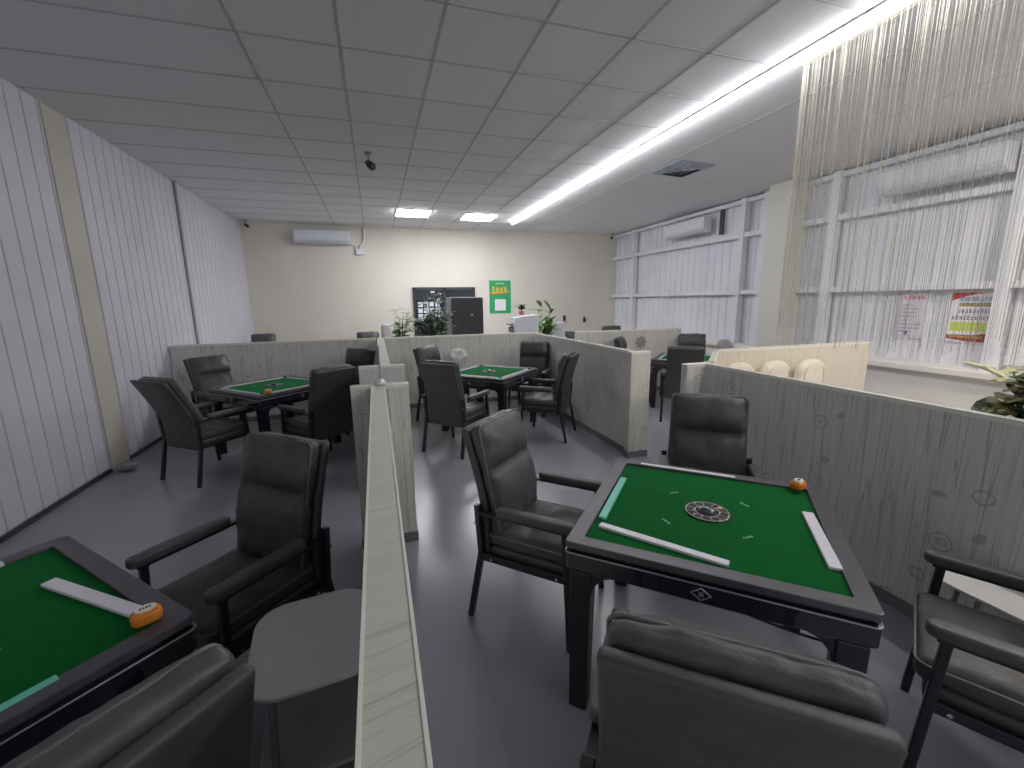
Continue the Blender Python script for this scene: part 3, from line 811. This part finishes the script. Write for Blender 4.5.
poster('poster', 'white notice with red corner, blue title and dark red footer on the right wall', (XP, 3.30, 1.43), -PI/2, .44, .60, M['paper'], [
    ('red_swoosh', M['redink'], f_red),
    ('blue_title', M['blueink'], lambda q: glyphs(q, -.12, .20, .18, .235, 9, 0, None, 40)),
    ('green_line', M['darkink'], lambda q: q.box(-.12, .20, -.0042, -.003, .125, .165)),
    ('line_text', M['yellow'], lambda q: glyphs(q, -.115, .19, .132, .16, 11, 0, Matrix.Translation((0, -.002, 0)), 41)),
    ('large_text', M['darkink'], lambda q: (glyphs(q, -.13, .18, .04, .095, 9, 0, None, 42), glyphs(q, -.18, .18, -.04, .02, 10, 0, None, 43))),
    ('yellow_band', M['greenband'], lambda q: q.box(-.18, .17, -.0042, -.003, -.17, -.06)),
    ('dark_red_footer', M['darkred'], lambda q: q.prism([(-.2, -.215), (-.2, -.26), (0, -.29), (.2, -.29), (.2, -.175), (.05, -.21)], .003, .0042, 0, Matrix.Rotation(PI/2, 4, 'X'))),
    ('footer_text', M['yellow'], lambda q: glyphs(q, -.18, .14, -.25, -.222, 12, 0, Matrix.Translation((0, -.002, 0)), 44))])

# ------------------------------------------------------------------ string curtain (uncountable)
q = MB(); rr = random.Random(11)
y = 2.93
while y > .2:
    x = 3.36+rr.uniform(-.025, .025); r_ = rr.choice((.0011, .0014, .0018, .0028)); zb = 1.36+rr.uniform(-.10, .10)
    sway = rr.uniform(-.02, .02); pts = [(x, y, H-.004), (x+sway*.3, y+sway*.3, 2.6), (x+sway, y+sway, zb)]
    if y > 2.90: r_ = .004
    q.tube(pts, r_, 3, cap=False)
    y -= rr.choice((.003, .005, .007, .011, .018))
q.box(3.34, 3.38, .2, 2.95, H-.02, H-.002)
o = obj('string_curtain', q, M['string'])
tag(o, 'pale string curtain hanging from the ceiling beside the LED strip', 'curtain'); o['kind'] = 'stuff'

# ------------------------------------------------------------------ back of the room
t = thing('black_cabinet', 'tall black cabinet standing before the dark window at the back', 'cabinet', (1.76, 9.1, 0), .06)
q = MB(); q.box(-.30, .37, -.25, .25, .04, 1.78); obj('cabinet_body', q, M['cabside'], t, bevel=.03)
q = MB(); q.box(-.28, .37, -.275, -.25, .06, 1.77); d = obj('door', q, M['cabblack'], t, bevel=.03)
q = MB(); q.lathe([(.02, 0), (.02, .012)], n=14); hd = obj('round_badge', q, M['silver'], d); hd.location = (.12, -.287, 1.42); hd.rotation_euler = (PI/2, 0, 0)
for k in (-.1, 0.02, .2):
    q = MB(); q.box(k, k+.008, -.279, -.274, .15, 1.65); obj('door_groove', q, M['black'], d)
q = MB(); q.box(.37, .42, -.1, .1, 1.25, 1.6); obj('side_box', q, M['potgrey'], t)
t = thing('reception_counter', 'white box counter with a small red potted plant on it', 'counter', (2.84, 8.3, 0), -.05)
q = MB(); q.prism([(-.18, 0), (.26, 0), (.26, 1.42), (-.22, 1.36), (-.24, 1.2)], -.2, .2, mat=Matrix(((1, 0, 0, 0), (0, 0, 1, 0), (0, 1, 0, 0), (0, 0, 0, 1)))); obj('counter_body', q, M['whitebox'], t, bevel=.01)
q = MB(); q.box(-.34, -.2, -.1, .1, 1.22, 1.25); q.box(-.30, -.2, -.08, .08, 1.08, 1.18); obj('side_bracket', q, M['potgrey'], t, bevel=.008)
q = MB(); q.box(-.22, .22, -.2, .2, 0, 1.2); o = tag(obj('low_counter', q, M['whitebox'], bevel=.02), 'low white counter right of the leafy potted plant', 'counter'); o.location = (3.86, 9.3, 0)
q = MB(); q.box(-.06, .06, -.06, .06, 0, 1.18); q.box(-.09, .09, -.09, .09, 1.1, 1.2)
o = tag(obj('dark_post', q, M['cabside'], bevel=.01), 'dark short post at the left end of the farthest right half wall', 'post'); o.location = (3.18, 6.84, 0)
o.scale = (.7, .7, .97)
for x, z, lb in ((5.12, 1.17, 'small black wall hook, the left of two above the low counter'), (5.75, 1.12, 'small black wall hook, the right of two on the cream wall')):
    t = thing('wall_hook', lb, 'hook', (x, YF, z), 0, 'black wall hooks')
    me = cushion(.07, .04, .16, r=.018, n=5, wrinkle=0)
    for v in me.vertices: v.co += Vector((0, -.022, .02))
    me.materials.append(M['black']); o = bpy.data.objects.new('hook_body', me); C.objects.link(o); o.parent = t
    q = MB(); q.tube([(0, -.03, .0), (0, -.07, -.05), (0, -.09, -.02)], .008, 6); obj('hook_prong', q, M['black'], t, smooth=True)
# plants
def leaf(q, base, d, L, w, droop, mi=0, seg=5):
    d = Vector(d).normalized(); side = d.cross(Vector((0, 0, 1)))
    if side.length < .1: side = Vector((1, 0, 0))
    side.normalize(); vs = []; p = Vector(base)
    for i in range(seg+1):
        u = i/seg; ww = w*math.sin(PI*min(1, .08+u*.92))**.75*(1 if i < seg else 0.02)
        c = p+d*L*u+Vector((0, 0, -droop*L*u*u)); up = Vector((0, 0, .12*ww))
        vs += [c-side*ww/2+up, c, c+side*ww/2+up]
    fs = []
    for i in range(seg):
        for j in range(2): fs.append((i*3+j, i*3+j+1, i*3+4+j, i*3+3+j))
    q.add(vs, fs, mi)
def plant(name, label, loc, pot, potmat, hstem, spread, nl, ll, lw, mats, seed, potr=.13, poth=.25, group=None, flowers=0, up=.7, umin=.35):
    t = thing(name, label, 'plant', loc); rr = random.Random(seed)
    q = MB(); q.lathe([(potr*.7, 0), (potr, poth*.95), (potr*1.08, poth), (potr*.98, poth), (potr*.9, poth-.02), (.01, poth-.02)], n=24); p_ = obj('pot', q, potmat, t, smooth=True)
    q = MB(); q.lathe([(potr*.9, poth-.03), (potr*.88, poth-.012), (.01, poth-.008)], n=16); obj('soil', q, M['soil'], p_)
    stems = MB(); lv = MB()
    ns = max(3, nl//8)
    for s in range(ns):
        a = 2*PI*s/ns+rr.random(); R_ = spread*rr.uniform(.3, 1); hh = hstem*rr.uniform(.6, 1)
        pts = [Vector((0, 0, poth-.02))+Vector((math.cos(a)*R_*u*u, math.sin(a)*R_*u*u, hh*u)) for u in (0, .33, .66, 1)]
        stems.tube(pts, [.008, .007, .006, .003], 5)
        for k in range(nl//ns):
            u = rr.uniform(umin, 1); c = Vector((0, 0, poth-.02))+Vector((math.cos(a)*R_*u*u, math.sin(a)*R_*u*u, hh*u))
            b = rr.uniform(0, 2*PI); e = rr.uniform(.0, up)
            leaf(lv, c, (math.cos(b), math.sin(b), e), ll*rr.uniform(.7, 1.15), lw*rr.uniform(.8, 1.1), rr.uniform(.1, .5), 0)
    obj('stem', stems, M['stem'], t, smooth=True)
    obj('foliage', lv, mats, t, smooth=True)
    if flowers:
        for k in range(flowers):
            fl_ = MB(); a = rr.uniform(0, 2*PI); c = Vector((math.cos(a)*spread*.5, math.sin(a)*spread*.5, poth+hstem*rr.uniform(.8, 1.05)))
            for j in range(6): leaf(fl_, c, (math.cos(j*PI/3), math.sin(j*PI/3), .9), ll*.36, ll*.22, .2, 0, 4)
            obj('flower', fl_, M['redleaf'], t, smooth=True)
    return t
plant('potted_plant', 'bushy grey-green potted plant before the black cabinet', (1.02, 8.1, 0), 0, M['potgrey'], 1.55, .46, 240, .26, .09, M['leafgrey'], 3, .17, .36, umin=.5)
plant('potted_plant', 'light green potted plant at the left end of the plant group', (.44, 8.75, 0), 0, M['potgrey'], 1.30, .26, 150, .22, .085, M['leafmid'], 5, .15, .32)
plant('potted_plant', 'leafy green potted plant right of the white box counter', (3.42, 8.65, 0), 0, M['potgrey'], 1.34, .26, 90, .34, .11, M['leafmid'], 9, .18, .34, up=1.6)
plant('potted_plant', 'tiny dark green plant in a red pot on the white box counter', (2.80, 8.3, 1.415), 0, M['potred'], .17, .08, 46, .10, .05, M['leafdark'], 12, .06, .07)
plant('potted_plant', 'glossy variegated plant with red flower at the right edge', (3.03, 1.13, .0), 0, M['potwhite'], 1.12, .18, 120, .20, .15, M['leafvar'], 23, .17, .38, flowers=2, up=.7, umin=.6)
me = cushion(.17, .17, .3, r=.06, n=6, wrinkle=.015)
me.materials.append(M['potwhite'])
o = bpy.data.objects.new('white_vase', me); C.objects.link(o); o.location = (.16, 8.0, 1.17); tag(o, 'small white vase on a stand left of the plants', 'vase')
q = MB(); q.box(-.12, .12, -.12, .12, 0, 1.015); o = tag(obj('plant_stand', q, M['whitebox'], bevel=.01), 'narrow white stand under the white vase at the back', 'stand'); o.location = (.16, 8.0, 0)
# fans
def fan(loc, rz, zc, r, mat_, label, base_off=(0, 0)):
    t = thing('pedestal_fan', label, 'fan', loc, rz)
    q = MB(); q.lathe([(.17, 0), (.17, .02), (.05, .045), (.03, .06)], n=28); obj('base', q, mat_, t, smooth=True)
    q = MB(); q.tube([(0, 0, .04), (0, 0, zc-.05)], .014, 10); obj('pole', q, mat_, t, smooth=True)
    q = MB(); q.tube([(0, .10, zc), (0, 0, zc)], [.04, .055], 14); obj('motor', q, mat_, t, smooth=True)
    q = MB()
    for rr_ in (r, r*.8, r*.6, r*.4): q.tube([Vector((rr_*math.cos(a*PI/14), -.05-.03*(1-rr_/r), zc+rr_*math.sin(a*PI/14))) for a in range(28)], .003, 4, closed=True)
    for a in range(18): q.tube([Vector((.03*math.cos(a*PI/9), -.08, zc+.03*math.sin(a*PI/9))), Vector((r*math.cos(a*PI/9), -.05, zc+r*math.sin(a*PI/9)))], .002, 4)
    obj('grille', q, mat_, t)
    q = MB(); q.lathe([(r*.97, -.03), (r*.98, -.025), (r*.5, -.01), (.02, -.008)], n=30); gd = obj('rear_guard', q, mat_, t, smooth=True); gd.location = (0, 0, zc); gd.rotation_euler = (PI/2, 0, 0)
    q = MB(); q.lathe([(.04, -.012), (.045, 0), (.01, .01)], n=14)
    for k in range(5):
        a = k*2*PI/5
        pts = [(.03, -.02), (.06, -.045), (r*.85, -.05), (r*.9, .03), (r*.5, .045), (.04, .02)]
        R_ = Matrix.Rotation(a, 4, 'Z') @ Matrix.Rotation(.35, 4, 'X'); q.prism(pts, -.002, .002, 0, R_)
    b = obj('blade', q, mat_, t); b.location = (0, -.03, zc); b.rotation_euler = (PI/2, 0, 0)
fan((1.20, 6.72, 0), .1, .80, .17, M['fanwhite'], 'white pedestal fan against the half wall behind the middle table')
fan((5.62, 5.9, 0), -.3, .86, .15, M['fangrey'], 'grey pedestal fan right of the rear chair in the right hand booth')
q = MB(); q.lathe([(.16, 0), (.16, .02), (.10, .035), (.02, .04)], n=26)
o = tag(obj('white_base_plate', q, M['fanwhite'], smooth=True), 'round white base plate on the floor beneath the middle table', 'base plate'); o.location = (1.50, 5.75, 0)
t = thing('round_emblem', 'round brown-grey flower emblem on the far right half wall', 'emblem', (4.58, 6.797, .92))
q = MB(); q.lathe([(.07, 0), (.07, .006)], n=24); o = obj('emblem_disc', q, M['emblem'], t); o.rotation_euler = (PI/2, 0, 0)
q = MB()
for k in range(8):
    a = k*PI/4; q.lathe([(.032, -.001), (.032, .004)], (.085*math.cos(a), .085*math.sin(a), 0), 10)
o = obj('petal_ring', q, M['emblem'], t); o.rotation_euler = (PI/2, 0, 0)
# rod on partition end
t = thing('metal_rod', 'thin grey rod on a clear white base on the end of the long half wall', 'rod', (0, 2.95, 1.153))
q = MB(); q.lathe([(.035, 0), (.038, .012), (.025, .03), (.012, .04)], n=18); obj('base', q, M['ac'], t, smooth=True)
q = MB(); q.tube([(0, 0, .03), (.005, 0, .26)], .006, 8); obj('rod', q, M['conduit'], t, smooth=True)
# crumpled paper by the column
me = cushion(.16, .12, .07, r=.03, n=8, wrinkle=.02, seed=9); me.materials.append(M['debris'])
o = bpy.data.objects.new('crumpled_paper', me); C.objects.link(o); o.location = (XL+.14, 5.28, .04); tag(o, 'crumpled grey paper on the floor at the foot of the wall column', 'paper')

# ------------------------------------------------------------------ lights
def area(name, loc, sx, sy, power, col, rot=(0, 0, 0)):
    l = bpy.data.lights.new(name, 'AREA'); l.shape = 'RECTANGLE'; l.size = sx; l.size_y = sy; l.energy = power; l.color = col
    o = bpy.data.objects.new(name, l); C.objects.link(o); o.location = loc; o.rotation_euler = rot; return o
area('warm_ceiling_lamp', (5.2, 1.2, 3.45), .6, 1.2, 75, (1, .90, .78))
w = bpy.data.worlds.new('world'); S.world = w; w.use_nodes = True
w.node_tree.nodes['Background'].inputs[0].default_value = (.5, .52, .56, 1); w.node_tree.nodes['Background'].inputs[1].default_value = .75

# ------------------------------------------------------------------ camera
cd = bpy.data.cameras.new('camera'); cam = bpy.data.objects.new('camera', cd); C.objects.link(cam); S.camera = cam
cd.sensor_width = 36; cd.lens = 430.69/1024*36; cd.clip_start = .02
R = Matrix(((.95416909, .06886679, -.29123651), (-.29897955, .17664177, -.93776805), (-.01313654, .98186305, .18913588)))
cam.matrix_world = Matrix.Translation((0, 0, 1.6876)) @ R.to_4x4()
S.view_settings.view_transform = 'Standard'; S.view_settings.look = 'None'; S.view_settings.exposure = .1; S.view_settings.gamma = 1.12
